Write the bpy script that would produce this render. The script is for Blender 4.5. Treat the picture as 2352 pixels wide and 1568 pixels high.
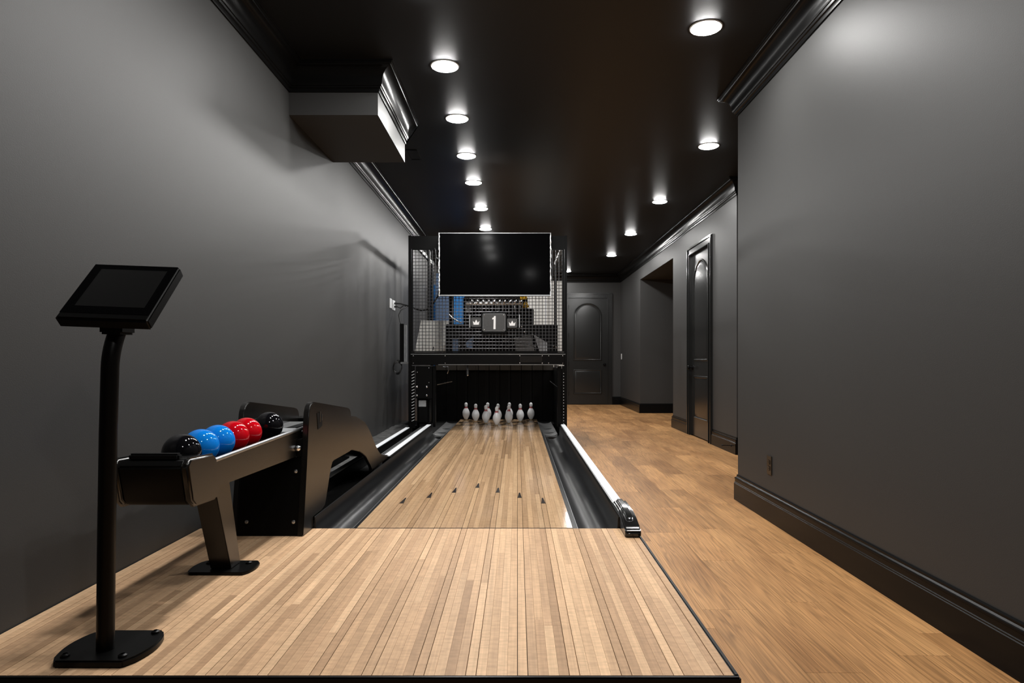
import bpy, bmesh, math, random
from mathutils import Vector, Matrix
random.seed(7)
for o in list(bpy.data.objects): bpy.data.objects.remove(o, do_unlink=True)
scene = bpy.context.scene
COL = scene.collection
PI = math.pi
CZ = 1.04            # eye height over the timber floor
AZ = 0.22            # top of approach and lane over the floor
CEIL = 3.03

# ---------------------------------------------------------------- camera, world, exposure
cam_data = bpy.data.cameras.new('camera'); cam = bpy.data.objects.new('camera', cam_data); COL.objects.link(cam)
cam.location = (0, 0, CZ); cam.rotation_euler = (PI/2, 0, 0)
cam_data.sensor_width = 36.0; cam_data.lens = 36.0*1500/2352
cam_data.shift_x = -12/2352; cam_data.shift_y = 43/2352
cam_data.clip_start = 0.02; cam_data.clip_end = 60
scene.camera = cam
wd = bpy.data.worlds.new('world'); scene.world = wd; wd.use_nodes = True
wd.node_tree.nodes['Background'].inputs[0].default_value = (0.5, 0.5, 0.5, 1)
wd.node_tree.nodes['Background'].inputs[1].default_value = 0.01
vs = scene.view_settings
vs.view_transform = 'Standard'; vs.look = 'None'; vs.gamma = 1; vs.use_curve_mapping = False
vs.exposure = 0.0
scene.cycles.use_denoising = True
scene.cycles.max_bounces = 8; scene.cycles.diffuse_bounces = 4; scene.cycles.glossy_bounces = 4
scene.cycles.sample_clamp_indirect = 6.0
LENS = 350.0         # radiance of a ceiling light's lens

# ---------------------------------------------------------------- materials
def nodes(m): return m.node_tree.nodes, m.node_tree.links
def mat(name, base, rough=0.5, metal=0.0, spec=0.5, bump=None, coat=0.0, coat_rough=0.1, mottle=None):
    m = bpy.data.materials.new(name); m.use_nodes = True
    n, l = nodes(m); b = n['Principled BSDF']
    b.inputs['Base Color'].default_value = (*base, 1); b.inputs['Roughness'].default_value = rough
    b.inputs['Metallic'].default_value = metal; b.inputs['Specular IOR Level'].default_value = spec
    b.inputs['Coat Weight'].default_value = coat; b.inputs['Coat Roughness'].default_value = coat_rough
    g = n.new('ShaderNodeNewGeometry')
    if bump:
        t = n.new('ShaderNodeTexNoise'); t.inputs['Scale'].default_value = bump[0]; t.inputs['Detail'].default_value = 3
        l.new(g.outputs['Position'], t.inputs['Vector'])
        bp = n.new('ShaderNodeBump'); bp.inputs['Strength'].default_value = bump[1]; bp.inputs['Distance'].default_value = bump[2]
        l.new(t.outputs['Fac'], bp.inputs['Height']); l.new(bp.outputs['Normal'], b.inputs['Normal'])
    if mottle:
        t = n.new('ShaderNodeTexNoise'); t.inputs['Scale'].default_value = mottle[0]; t.inputs['Detail'].default_value = 5
        l.new(g.outputs['Position'], t.inputs['Vector'])
        r = n.new('ShaderNodeValToRGB'); k0, k1 = mottle[1], mottle[2]
        r.color_ramp.elements[0].position = 0.3; r.color_ramp.elements[1].position = 0.7
        r.color_ramp.elements[0].color = (*[c*k0 for c in base], 1); r.color_ramp.elements[1].color = (*[c*k1 for c in base], 1)
        l.new(t.outputs['Fac'], r.inputs['Fac']); l.new(r.outputs['Color'], b.inputs['Base Color'])
    return m
def emit(name, col, s):
    m = bpy.data.materials.new(name); m.use_nodes = True
    n, l = nodes(m); b = n['Principled BSDF']
    b.inputs['Base Color'].default_value = (0.8, 0.8, 0.8, 1)
    b.inputs['Emission Color'].default_value = (*col, 1); b.inputs['Emission Strength'].default_value = s
    return m

def board_mat(name, lights, rough, worn=False, spec=0.25):
    """maple strips: every board its own tone, fine grain along the lane, short cross figure"""
    m = bpy.data.materials.new(name); m.use_nodes = True
    n, l = nodes(m); b = n['Principled BSDF']
    g = n.new('ShaderNodeNewGeometry'); oi = n.new('ShaderNodeObjectInfo')
    off = n.new('ShaderNodeVectorMath'); off.operation = 'SCALE'; off.inputs[0].default_value = (13.1, 7.7, 3.3)
    l.new(oi.outputs['Random'], off.inputs['Scale'])
    add = n.new('ShaderNodeVectorMath'); add.operation = 'ADD'
    l.new(g.outputs['Position'], add.inputs[0]); l.new(off.outputs['Vector'], add.inputs[1])
    def tex(scale, sc, det=4):
        mp = n.new('ShaderNodeMapping'); mp.inputs['Scale'].default_value = scale
        l.new(add.outputs['Vector'], mp.inputs['Vector'])
        t = n.new('ShaderNodeTexNoise'); t.inputs['Scale'].default_value = sc; t.inputs['Detail'].default_value = det
        l.new(mp.outputs['Vector'], t.inputs['Vector']); return t
    tone = n.new('ShaderNodeValToRGB'); e = tone.color_ramp
    e.elements[0].position = 0; e.elements[0].color = (*lights[0], 1)
    e.elements[1].position = 1; e.elements[1].color = (*lights[-1], 1)
    for i, c in enumerate(lights[1:-1]):
        q = e.elements.new((i+1)/(len(lights)-1)); q.color = (*c, 1)
    l.new(oi.outputs['Random'], tone.inputs['Fac'])
    gr = tex((60, 1.6, 1), 2.2, 6); cr = tex((14, 45, 1), 1.6, 3); big = tex((5, 1.2, 1), 1.3, 2)
    def mul(colsock, facsock, lo, hi, a, c):
        mr = n.new('ShaderNodeMapRange'); mr.inputs[1].default_value = a; mr.inputs[2].default_value = c
        mr.inputs[3].default_value = lo; mr.inputs[4].default_value = hi
        l.new(facsock, mr.inputs[0])
        vm = n.new('ShaderNodeVectorMath'); vm.operation = 'SCALE'
        l.new(colsock, vm.inputs[0]); l.new(mr.outputs[0], vm.inputs['Scale']); return vm.outputs['Vector']
    c = mul(tone.outputs['Color'], gr.outputs['Fac'], 0.88, 1.09, 0.3, 0.7)
    c = mul(c, cr.outputs['Fac'], 0.90, 1.05, 0.35, 0.6)
    c = mul(c, big.outputs['Fac'], 0.90, 1.08, 0.3, 0.7)
    if worn:                                                       # scuffed, oil-stained pin deck
        sx = n.new('ShaderNodeSeparateXYZ'); l.new(g.outputs['Position'], sx.inputs[0])
        mr = n.new('ShaderNodeMapRange'); mr.inputs[1].default_value = 7.5; mr.inputs[2].default_value = 8.4
        l.new(sx.outputs['Y'], mr.inputs[0])
        mp = n.new('ShaderNodeMapping'); mp.inputs['Scale'].default_value = (6, 3.2, 1); l.new(g.outputs['Position'], mp.inputs['Vector'])
        t = n.new('ShaderNodeTexNoise'); t.inputs['Scale'].default_value = 1.6; t.inputs['Detail'].default_value = 6
        l.new(mp.outputs['Vector'], t.inputs['Vector'])
        r2 = n.new('ShaderNodeMapRange'); r2.inputs[1].default_value = 0.40; r2.inputs[2].default_value = 0.54
        l.new(t.outputs['Fac'], r2.inputs[0])
        mm = n.new('ShaderNodeMath'); mm.operation = 'MULTIPLY'; l.new(mr.outputs[0], mm.inputs[0]); l.new(r2.outputs[0], mm.inputs[1])
        mx = n.new('ShaderNodeMix'); mx.data_type = 'RGBA'; l.new(mm.outputs[0], mx.inputs['Factor'])
        l.new(c, mx.inputs['A']); mx.inputs['B'].default_value = (0.05, 0.035, 0.022, 1); c = mx.outputs['Result']
    l.new(c, b.inputs['Base Color'])
    b.inputs['Roughness'].default_value = rough; b.inputs['Specular IOR Level'].default_value = spec
    return m

def oak_mat(name):
    m = bpy.data.materials.new(name); m.use_nodes = True
    n, l = nodes(m); b = n['Principled BSDF']
    g = n.new('ShaderNodeNewGeometry'); oi = n.new('ShaderNodeObjectInfo')
    off = n.new('ShaderNodeVectorMath'); off.operation = 'SCALE'; off.inputs[0].default_value = (17.0, 9.0, 5.0)
    l.new(oi.outputs['Random'], off.inputs['Scale'])
    add = n.new('ShaderNodeVectorMath'); add.operation = 'ADD'
    l.new(g.outputs['Position'], add.inputs[0]); l.new(off.outputs['Vector'], add.inputs[1])
    def mapped(scale):
        mp = n.new('ShaderNodeMapping'); mp.inputs['Scale'].default_value = scale
        l.new(add.outputs['Vector'], mp.inputs['Vector']); return mp.outputs['Vector']
    # cathedral figure: contour lines of a stretched noise field
    t1 = n.new('ShaderNodeTexNoise'); t1.inputs['Scale'].default_value = 1.5; t1.inputs['Detail'].default_value = 2.5; t1.inputs['Distortion'].default_value = 0.5
    l.new(mapped((6.5, 0.26, 1)), t1.inputs['Vector'])
    k = n.new('ShaderNodeMath'); k.operation = 'MULTIPLY'; k.inputs[1].default_value = 20; l.new(t1.outputs['Fac'], k.inputs[0])
    fr = n.new('ShaderNodeMath'); fr.operation = 'PINGPONG'; fr.inputs[1].default_value = 0.5; l.new(k.outputs[0], fr.inputs[0])
    t2 = n.new('ShaderNodeTexNoise'); t2.inputs['Scale'].default_value = 3; t2.inputs['Detail'].default_value = 6
    l.new(mapped((45, 1.5, 1)), t2.inputs['Vector'])
    t3 = n.new('ShaderNodeTexNoise'); t3.inputs['Scale'].default_value = 1.1; t3.inputs['Detail'].default_value = 2
    l.new(mapped((3, 0.9, 1)), t3.inputs['Vector'])
    ramp = n.new('ShaderNodeValToRGB'); e = ramp.color_ramp
    e.elements[0].position = 0.28; e.elements[0].color = (0.30, 0.145, 0.054, 1)
    e.elements[1].position = 0.72; e.elements[1].color = (0.55, 0.295, 0.120, 1)
    l.new(t3.outputs['Fac'], ramp.inputs['Fac'])
    def mul(colsock, facsock, lo, hi, a, c):
        mr = n.new('ShaderNodeMapRange'); mr.inputs[1].default_value = a; mr.inputs[2].default_value = c
        mr.inputs[3].default_value = lo; mr.inputs[4].default_value = hi
        l.new(facsock, mr.inputs[0])
        vm = n.new('ShaderNodeVectorMath'); vm.operation = 'SCALE'
        l.new(colsock, vm.inputs[0]); l.new(mr.outputs[0], vm.inputs['Scale']); return vm.outputs['Vector']
    c = mul(ramp.outputs['Color'], fr.outputs[0], 0.74, 1.06, 0.0, 0.30)
    c = mul(c, t2.outputs['Fac'], 0.72, 1.16, 0.3, 0.7)
    c = mul(c, oi.outputs['Random'], 0.86, 1.12, 0, 1)
    l.new(c, b.inputs['Base Color'])
    b.inputs['Roughness'].default_value = 0.42; b.inputs['Specular IOR Level'].default_value = 0.2
    bp = n.new('ShaderNodeBump'); bp.inputs['Strength'].default_value = 0.12; bp.inputs['Distance'].default_value = 0.001
    l.new(t2.outputs['Fac'], bp.inputs['Height']); l.new(bp.outputs['Normal'], b.inputs['Normal'])
    return m

M = {}
M['wall'] = mat('grey_wall_paint', (0.043, 0.0428, 0.0422), 0.50, spec=0.24, bump=(260, 0.25, 0.0012))
M['ceiling'] = mat('black_ceiling_paint', (0.0075, 0.008, 0.0085), 0.42, spec=0.20, bump=(220, 0.15, 0.001))
M['trim'] = mat('black_satin_trim', (0.005, 0.005, 0.005), 0.26, spec=0.09)
M['door'] = mat('black_door_paint', (0.014, 0.0145, 0.0142), 0.22, spec=0.5, bump=(30, 0.03, 0.002))
M['black'] = mat('black_powder_coat', (0.002, 0.002, 0.002), 0.36, spec=0.14, bump=(700, 0.15, 0.0004))
M['matte'] = mat('matte_black', (0.003, 0.003, 0.003), 0.7, spec=0.15)
M['satin'] = mat('satin_black_laminate', (0.004, 0.0035, 0.003), 0.24, spec=0.72, bump=(900, 0.25, 0.0004))
M['gloss'] = mat('gloss_black_plastic', (0.006, 0.006, 0.006), 0.13, spec=0.5)
M['gutter'] = mat('black_gutter_plastic', (0.004, 0.0043, 0.005), 0.33, spec=0.5, mottle=(9, 0.7, 1.4))
M['white'] = mat('white_plastic', (0.82, 0.83, 0.84), 0.35)
M['whitecap'] = mat('white_rail_cap', (0.80, 0.83, 0.86), 0.4)
M['pin'] = mat('white_pin_plastic', (0.84, 0.85, 0.86), 0.22, coat=0.4)
M['pinbase'] = mat('tan_pin_base', (0.55, 0.42, 0.25), 0.4)
M['red'] = mat('red_stripe', (0.30, 0.004, 0.008), 0.3)
M['chrome'] = mat('bright_metal', (0.75, 0.76, 0.78), 0.16, metal=1.0)
M['steel'] = mat('brushed_steel', (0.45, 0.46, 0.47), 0.35, metal=1.0)
M['greyplate'] = mat('grey_sheet', (0.30, 0.31, 0.32), 0.4, mottle=(20, 0.8, 1.15))
M['rubber'] = mat('dark_rubber', (0.07, 0.07, 0.07), 0.55, mottle=(14, 0.5, 1.6))
M['screen'] = mat('dark_glass', (0.002, 0.002, 0.0022), 0.10, spec=0.02)
M['tablet_glass'] = mat('dead_screen', (0.006, 0.006, 0.006), 0.25, spec=0.3)
M['ball_black'] = mat('polished_black', (0.004, 0.004, 0.005), 0.02, spec=0.5)
M['ball_blue'] = mat('polished_blue', (0.004, 0.20, 0.70), 0.02, spec=0.5)
M['ball_red'] = mat('polished_red', (0.50, 0.002, 0.008), 0.02, spec=0.5)
M['blue'] = mat('blue_sheet', (0.0, 0.115, 0.34), 0.6)
M['bluegrey'] = mat('blue_grey_sheet', (0.06, 0.10, 0.18), 0.4)
M['paper'] = mat('pale_board', (0.62, 0.61, 0.58), 0.6, mottle=(30, 0.85, 1.08))
M['cord'] = mat('black_cord', (0.006, 0.006, 0.006), 0.5)
M['yellow'] = mat('yellow_sticker', (0.75, 0.42, 0.01), 0.5)
M['sheet'] = mat('grey_plastic_film', (0.09, 0.09, 0.088), 0.35, mottle=(16, 0.5, 1.5))
M['film'] = mat('clear_edge_film', (0.85, 0.86, 0.88), 0.28, metal=0.6, bump=(90, 1.0, 0.006))
M['digit'] = mat('white_lettering', (0.88, 0.88, 0.88), 0.5)
M['signface'] = mat('charcoal_sign_face', (0.055, 0.055, 0.055), 0.4, bump=(40, 0.3, 0.003))
M['bronze'] = mat('dark_bronze_plate', (0.02, 0.016, 0.012), 0.35, spec=0.8)
M['lens'] = emit('lit_lens', (1.0, 0.985, 0.96), LENS)
M['ring'] = mat('white_light_trim', (0.75, 0.75, 0.75), 0.4)
MAPLE = [(0.40, 0.25, 0.145), (0.62, 0.405, 0.24), (0.50, 0.315, 0.185), (0.70, 0.47, 0.285), (0.44, 0.275, 0.16), (0.66, 0.435, 0.26), (0.56, 0.36, 0.215)]
M['maple'] = board_mat('maple_approach', [(a*0.96, b*0.95, c*0.94) for a, b, c in MAPLE], 0.50, spec=0.12)
M['lane'] = board_mat('maple_lane', [(a*0.86, b*0.85, c*0.80) for a, b, c in MAPLE], 0.13, worn=True, spec=0.45)
M['oak'] = oak_mat('oak_planks')
M['groove'] = mat('dark_groove', (0.05, 0.03, 0.02), 0.7)
M['arrow'] = mat('black_arrow_inlay', (0.02, 0.013, 0.01), 0.2)

# ---------------------------------------------------------------- mesh builder
ORG = {}
class MB:
    def __init__(s): s.v = []; s.f = []
    def add(s, v, f):
        k = len(s.v); s.v += [tuple(p) for p in v]; s.f += [tuple(i+k for i in q) for q in f]; return s
    def from_bm(s, bm, bev=0, seg=2, ang=30):
        if bev:
            es = [e for e in bm.edges if len(e.link_faces) == 2 and e.calc_face_angle(0) > math.radians(ang)]
            bmesh.ops.bevel(bm, geom=es, offset=bev, segments=seg, affect='EDGES', clamp_overlap=True)
        bm.verts.ensure_lookup_table(); bm.verts.index_update()
        s.add([v.co.copy() for v in bm.verts], [[v.index for v in f.verts] for f in bm.faces]); bm.free(); return s
    def box(s, x0, x1, y0, y1, z0, z1, bev=0, seg=2):
        if not bev:
            v = [(x0,y0,z0),(x1,y0,z0),(x1,y1,z0),(x0,y1,z0),(x0,y0,z1),(x1,y0,z1),(x1,y1,z1),(x0,y1,z1)]
            return s.add(v, [(0,3,2,1),(4,5,6,7),(0,1,5,4),(1,2,6,5),(2,3,7,6),(3,0,4,7)])
        bm = bmesh.new()
        bmesh.ops.create_cube(bm, size=1, matrix=Matrix.Translation(((x0+x1)/2,(y0+y1)/2,(z0+z1)/2)) @ Matrix.Diagonal((x1-x0,y1-y0,z1-z0,1)))
        return s.from_bm(bm, bev, seg)
    def prism(s, poly, axis, a0, a1, bev=0, seg=2, ang=50):
        """poly: 2-d outline; axis x -> (y,z), y -> (x,z), z -> (x,y)"""
        P = {'x': lambda a, p: (a, p[0], p[1]), 'y': lambda a, p: (p[0], a, p[1]), 'z': lambda a, p: (p[0], p[1], a)}[axis]
        n = len(poly)
        bm = bmesh.new()
        A = [bm.verts.new(P(a0, p)) for p in poly]; B = [bm.verts.new(P(a1, p)) for p in poly]
        bm.faces.new(A[::-1]); bm.faces.new(B)
        for i in range(n): bm.faces.new((A[i], A[(i+1) % n], B[(i+1) % n], B[i]))
        bmesh.ops.recalc_face_normals(bm, faces=bm.faces)
        return s.from_bm(bm, bev, seg, ang)
    def tube(s, pts, r, n=10, cap=True):
        pts = [Vector(p) for p in pts]; rr = r if isinstance(r, (list, tuple)) else [r]*len(pts)
        t0 = (pts[1]-pts[0]).normalized()
        u = t0.orthogonal().normalized(); v = []; f = []
        for i, p in enumerate(pts):
            t = ((pts[min(i+1, len(pts)-1)]-pts[max(i-1, 0)])).normalized()
            u = (u - t*u.dot(t)).normalized(); w = t.cross(u)
            for k in range(n):
                a = 2*PI*k/n; v.append(p + (u*math.cos(a)+w*math.sin(a))*rr[i])
        for i in range(len(pts)-1):
            for k in range(n):
                a, b = i*n+k, i*n+(k+1) % n; f.append((a, b, b+n, a+n))
        if cap: f.append(tuple(range(n))[::-1]); f.append(tuple(range((len(pts)-1)*n, len(pts)*n)))
        return s.add(v, f)
    def cyl(s, p0, p1, r, n=16): return s.tube([p0, p1], r, n)
    def lathe(s, prof, c, n=32, axis='z'):
        """prof: list of (radius, height)"""
        v = []; f = []
        for r, h in prof:
            for k in range(n):
                a = 2*PI*k/n; q = (r*math.cos(a), r*math.sin(a), h)
                if axis == 'y': q = (q[0], q[2], q[1])
                if axis == 'x': q = (q[2], q[0], q[1])
                v.append((c[0]+q[0], c[1]+q[1], c[2]+q[2]))
        for i in range(len(prof)-1):
            for k in range(n):
                a, b = i*n+k, i*n+(k+1) % n
                f.append((a, b, b+n, a+n) if axis != 'y' else (a, a+n, b+n, b))
        return s.add(v, f)
    def build(s, name, m, parent=None, loc=None, ang=35):
        org = Vector(ORG[parent.name]) if parent is not None else Vector(loc or (0, 0, 0))
        me = bpy.data.meshes.new(name); me.from_pydata([tuple(Vector(p)-org) for p in s.v], [], s.f); me.update()
        me.materials.append(m)
        me.polygons.foreach_set('use_smooth', [True]*len(me.polygons)); me.set_sharp_from_angle(angle=math.radians(ang))
        o = bpy.data.objects.new(name, me); COL.objects.link(o)
        if parent is not None: o.parent = parent
        else: o.location = org
        ORG[o.name] = tuple(org); return o
def tag(o, label=None, cat=None, group=None, kind=None):
    if label: o['label'] = label
    if cat: o['category'] = cat
    if group: o['group'] = group
    if kind: o['kind'] = kind
    return o
def thing(name, loc, label=None, cat=None, group=None, kind=None):
    o = bpy.data.objects.new(name, None); COL.objects.link(o); o.location = loc; o.empty_display_size = 0.1
    ORG[o.name] = tuple(loc); return tag(o, label, cat, group, kind)
def dup(root, loc, label):
    r = root.copy(); COL.objects.link(r); r.location = loc; r['label'] = label; ORG[r.name] = tuple(loc)
    for ch in list(root.children):
        c = ch.copy(); COL.objects.link(c); c.parent = r
        for g in list(ch.children):
            d = g.copy(); COL.objects.link(d); d.parent = c
    return r
def sweep(name, path, prof, m, kind='structure'):
    """run a moulding profile (offset from wall, z) along a wall line; the room lies on the right of the path"""
    n = len(path); k = len(prof); v = []; f = []
    for i, p in enumerate(path):
        p = Vector(p)
        d0 = (Vector(path[i])-Vector(path[i-1])).normalized() if i > 0 else None
        d1 = (Vector(path[i+1])-Vector(path[i])).normalized() if i < n-1 else None
        nrm = lambda d: Vector((d.y, -d.x))
        if d0 is None: b = nrm(d1); sc = 1
        elif d1 is None: b = nrm(d0); sc = 1
        else:
            b = (nrm(d0)+nrm(d1)).normalized(); sc = 1/max(0.2, b.dot(nrm(d1)))
        for off, z in prof: q = p + b*off*sc; v.append((q.x, q.y, z))
    for i in range(n-1):
        for j in range(k-1):
            a = i*k+j; f.append((a, a+1, a+k+1, a+k))
    f.append(tuple(range(k))[::-1]); f.append(tuple(range((n-1)*k, n*k)))
    mb = MB().add(v, f); o = mb.build(name, m, ang=28); return tag(o, kind=kind)

# ---------------------------------------------------------------- room shell
XL, XR, XF, YF = -1.55, 1.646, 2.42, 15.3
YB = -3.0
mb = MB().box(-1.75, 5.2, YB-0.1, YF+0.3, -0.12, -0.006)
floor = tag(mb.build('floor', M['oak']), kind='structure')
mb = MB().box(-1.75, 5.2, YB-0.1, YF+0.3, CEIL, CEIL+0.12)
ceiling = tag(mb.build('ceiling', M['ceiling']), kind='structure')
tag(MB().box(XL-0.12, XL, YB, YF+0.12, -0.006, CEIL).build('wall_left', M['wall']), kind='structure')
tag(MB().box(XL, XR, YB-0.1, YB, -0.006, CEIL).build('wall_rear', M['wall']), kind='structure')
mb = MB().box(XR, XR+0.14, YB, 4.87, -0.006, CEIL).box(XR+0.14, 4.6, 4.75, 4.87, -0.006, CEIL)
mb.box(4.6, 4.72, 4.75, 7.32, -0.006, CEIL)
tag(mb.build('wall_right', M['wall']), kind='structure')
# far stretch of the right wall: a door, then a wide cased opening into a side passage
D2A, D2B, DH = 8.195, 9.115, 2.50
OA, OB, OH = 10.14, 12.85, 2.627
mb = MB().box(XF, XF+0.12, 7.2, D2A, -0.006, CEIL).box(XF, XF+0.12, D2B, OA, -0.006, CEIL)
mb.box(XF, XF+0.12, D2A, D2B, DH, CEIL).box(XF, 4.9, OA, OB, OH, CEIL).box(XF+0.12, 4.6, 7.2, 7.32, -0.006, CEIL)
mb.box(XF, 4.9, OB, OB+0.12, -0.006, CEIL).box(XF, XF+0.12, OB+0.12, YF+0.12, -0.006, CEIL)
mb.box(XF+0.12, 4.9, OA-0.12, OA, -0.006, OH).box(4.9, 5.0, OA-0.12, OB+0.12, -0.006, OH)
tag(mb.build('wall_right', M['wall']), kind='structure')
D1A, D1B = 1.196, 2.116
mb = MB().box(XL, D1A, YF, YF+0.12, -0.006, CEIL).box(D1A, D1B, YF, YF+0.12, DH, CEIL).box(D1B, XF, YF, YF+0.12, -0.006, CEIL)
tag(mb.build('wall_far', M['wall']), kind='structure')
# dropped soffit box on the left wall
SX, SY0, SY1, SZ = -0.9465, 4.437, 5.5, 2.705
tag(MB().box(XL, SX, SY0, SY1, SZ, CEIL).build('ceiling_soffit', M['wall']), kind='structure')

# crown and base mouldings
cp = [(0.0, -0.172), (0.010, -0.172), (0.013, -0.160), (0.013, -0.150), (0.021, -0.147), (0.024, -0.136), (0.030, -0.134), (0.033, -0.126)]
for i in range(9):
    a = i/8*PI/2
    cp.append((0.105-0.070*math.cos(a), -0.120+0.092*math.sin(a)))
cp += [(0.108, -0.022), (0.114, -0.020), (0.114, -0.011), (0.122, -0.009), (0.122, 0.0)]
crown = [(o, CEIL+z) for o, z in cp]
sweep('trim_1', [(XL, YB), (XL, SY0), (SX, SY0), (SX, SY1)], crown, M['trim'])
sweep('trim_2', [(XL, SY1), (XL, YF), (XF, YF), (XF, 7.2), (4.6, 7.2)], crown, M['trim'])
sweep('trim_3', [(4.6, 4.87), (XR, 4.87), (XR, YB)], crown, M['trim'])
bp = [(0.0, 0.188), (0.005, 0.188), (0.008, 0.183), (0.008, 0.174), (0.013, 0.168), (0.019, 0.166), (0.020, 0.158), (0.017, 0.154), (0.017, 0.134),
      (0.020, 0.131), (0.020, 0.126), (0.023, 0.123), (0.023, -0.004)]
sweep('baseboard_right', [(4.6, 4.87), (XR, 4.87), (XR, YB)], bp, M['trim'])
CW = 0.105
sweep('baseboard_right', [(XF, D2A-CW), (XF, 7.2), (4.6, 7.2)], bp, M['trim'])
sweep('baseboard_right', [(4.88, OA), (XF, OA), (XF, D2B+CW)], bp, M['trim'])
sweep('baseboard_far', [(D1B+CW, YF), (XF, YF), (XF, OB), (4.88, OB)], bp, M['trim'])
sweep('baseboard_far', [(0.6, YF), (D1A-CW, YF)], bp, M['trim'])

# ---------------------------------------------------------------- oak floor planks
unit = MB().box(-.5, .5, -.5, .5, -.5, .5)
def plank_mesh(name, m):
    o = unit.build(name, m); me = o.data; bpy.data.objects.remove(o); return me
def put(me, name, parent, x0, x1, y0, y1, z0, z1):
    o = bpy.data.objects.new(name, me); COL.objects.link(o)
    px, py, pz = ORG[parent.name]
    o.parent = parent; o.location = ((x0+x1)/2-px, (y0+y1)/2-py, (z0+z1)/2-pz); o.scale = (x1-x0, y1-y0, z1-z0); return o
pm = plank_mesh('plank', M['oak'])
PW = 0.19; G = 0.0005
x = 0.58; c = 0
while x < 4.5:
    x1 = x+PW
    spans = [(0.55 if x < XR else 4.87, YF)] if x1 <= XF+0.09 else [(4.87, 7.2), (OA, OB)]
    if XR-0.02 < x1 and x < XR: spans = [(0.55, YF)]
    for (a, b) in spans:
        y = a - random.uniform(0.1, 1.2)
        while y < b:
            y1 = y+1.22
            ya, yb = max(y, a), min(y1, b)
            xe = x1
            if xe > XF and ya < 15.3 and not (ya >= OA-0.01 and yb <= OB+0.01) and not (yb <= 7.21): xe = min(x1, XF)
            if yb-ya > 0.02 and xe-x > 0.01: put(pm, 'plank', floor, x+G, xe-G, ya+G, yb-G, -0.006, 0.0)
            y = y1
    x = x1; c += 1
# front of the room, before the raised approach
for i in range(12):
    xx = XL+i*PW
    if xx < 0.56: put(pm, 'plank', floor, xx+G, min(xx+PW, 0.58)-G, 0.3, 1.68, -0.006, 0.0)

# ---------------------------------------------------------------- doors
def door(idx, F, knob_u, label_w=0.904):
    """F maps (u along the wall, n out of the wall into the room, z) to the room"""
    W = 0.92
    root = thing('door_%d' % idx, F(W/2, 0, 0), kind='structure')
    def bx(mb, u0, u1, n0, n1, z0, z1, bev=0):
        a, b = F(u0, n0, z0), F(u1, n1, z1)
        return mb.box(min(a[0], b[0]), max(a[0], b[0]), min(a[1], b[1]), max(a[1], b[1]), z0, z1, bev)
    slab = bx(MB(), 0.012, W-0.012, -0.055, -0.012, 0.012, DH-0.012).build('door_slab', M['door'], root)
    fr = MB()
    for u0, u1, z0, z1 in ((-CW, 0.004, 0, DH+CW), (W-0.004, W+CW, 0, DH+CW), (0.004, W-0.004, DH-0.006, DH+CW)):
        bx(fr, u0, u1, 0, 0.016, z0, z1)
    for u0, u1, z0, z1 in ((-CW, -CW+0.026, 0, DH+CW), (W+CW-0.026, W+CW, 0, DH+CW), (-CW+0.026, W+CW-0.026, DH+CW-0.026, DH+CW),
                           (-0.014, 0.002, 0, DH+0.014), (W-0.002, W+0.014, 0, DH+0.014), (0.002, W-0.002, DH-0.002, DH+0.014)):
        bx(fr, u0, u1, 0.016, 0.030 if z1-z0 > 0.02 or True else 0, z0, z1, 0.004)
    for u0, u1 in ((-0.001, 0.012), (W-0.012, W+0.001)): bx(fr, u0, u1, -0.11, 0.0, 0, DH)
    bx(fr, 0.012, W-0.012, -0.11, 0.0, DH-0.012, DH)
    fr.build('door_frame', M['door'], root)
    bx(MB(), 0.012, W-0.012, -0.11, -0.055, 0, DH-0.012).build('door_stop', M['matte'], root)
    def outline(d, u0, u1, z0, zs, zt):
        pts = [(u0+d, z0+d), (u1-d, z0+d)]
        if zt is None: return pts + [(u1-d, zs-d), (u0+d, zs-d)]
        cx = (u0+u1)/2; rx = (u1-u0)/2-d; rz = zt-zs-d
        return pts + [(cx+rx*math.cos(a*PI/20), zs+rz*math.sin(a*PI/20)) for a in range(21)]
    for nm, (u0, u1, z0, zs, zt) in (('arched_panel', (0.12, 0.79, 1.03, 2.07, 2.38)), ('lower_panel', (0.12, 0.79, 0.245, 0.83, None))):
        loops = [(0.0, -0.012), (0.006, -0.002), (0.018, 0.000), (0.026, -0.009), (0.034, -0.0115), (0.060, -0.0065), (0.075, -0.0055)]
        v = []; f = []; L = None
        for d, nn in loops:
            o2 = outline(d, u0, u1, z0, zs, zt); L = len(o2); v += [F(u, nn, z) for u, z in o2]
        for i in range(len(loops)-1):
            for k in range(L):
                a, b = i*L+k, i*L+(k+1) % L; f.append((a, b, b+L, a+L))
        f.append(tuple(range((len(loops)-1)*L, len(loops)*L)))
        bm = bmesh.new(); vv = [bm.verts.new(p) for p in v]
        for q in f: bm.faces.new([vv[i] for i in q])
        bmesh.ops.recalc_face_normals(bm, faces=bm.faces)
        MB().from_bm(bm).build(nm, M['door'], slab, ang=25)
    kb = MB(); p0 = F(knob_u, -0.012, 0.94); p1 = F(knob_u, 0.035, 0.94); p2 = F(knob_u, 0.062, 0.94)
    kb.tube([p0, F(knob_u, -0.004, 0.94)], 0.033, 20).tube([p0, p1], 0.011, 12)
    kb.tube([F(knob_u, 0.030, .94), F(knob_u, 0.036, .94), F(knob_u, 0.05, .94), F(knob_u, 0.060, .94), p2], [0.014, 0.026, 0.030, 0.024, 0.010], 20)
    kb.build('door_knob', M['trim'], slab)
    hu = 0.006 if knob_u > 0.5 else W-0.006
    for hz in (0.25, 0.95, 1.62, 2.28):
        MB().tube([F(hu, -0.004, hz-0.05), F(hu, -0.004, hz+0.05)], 0.008, 10).build('hinge', M['trim'], slab)
    return root
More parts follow.
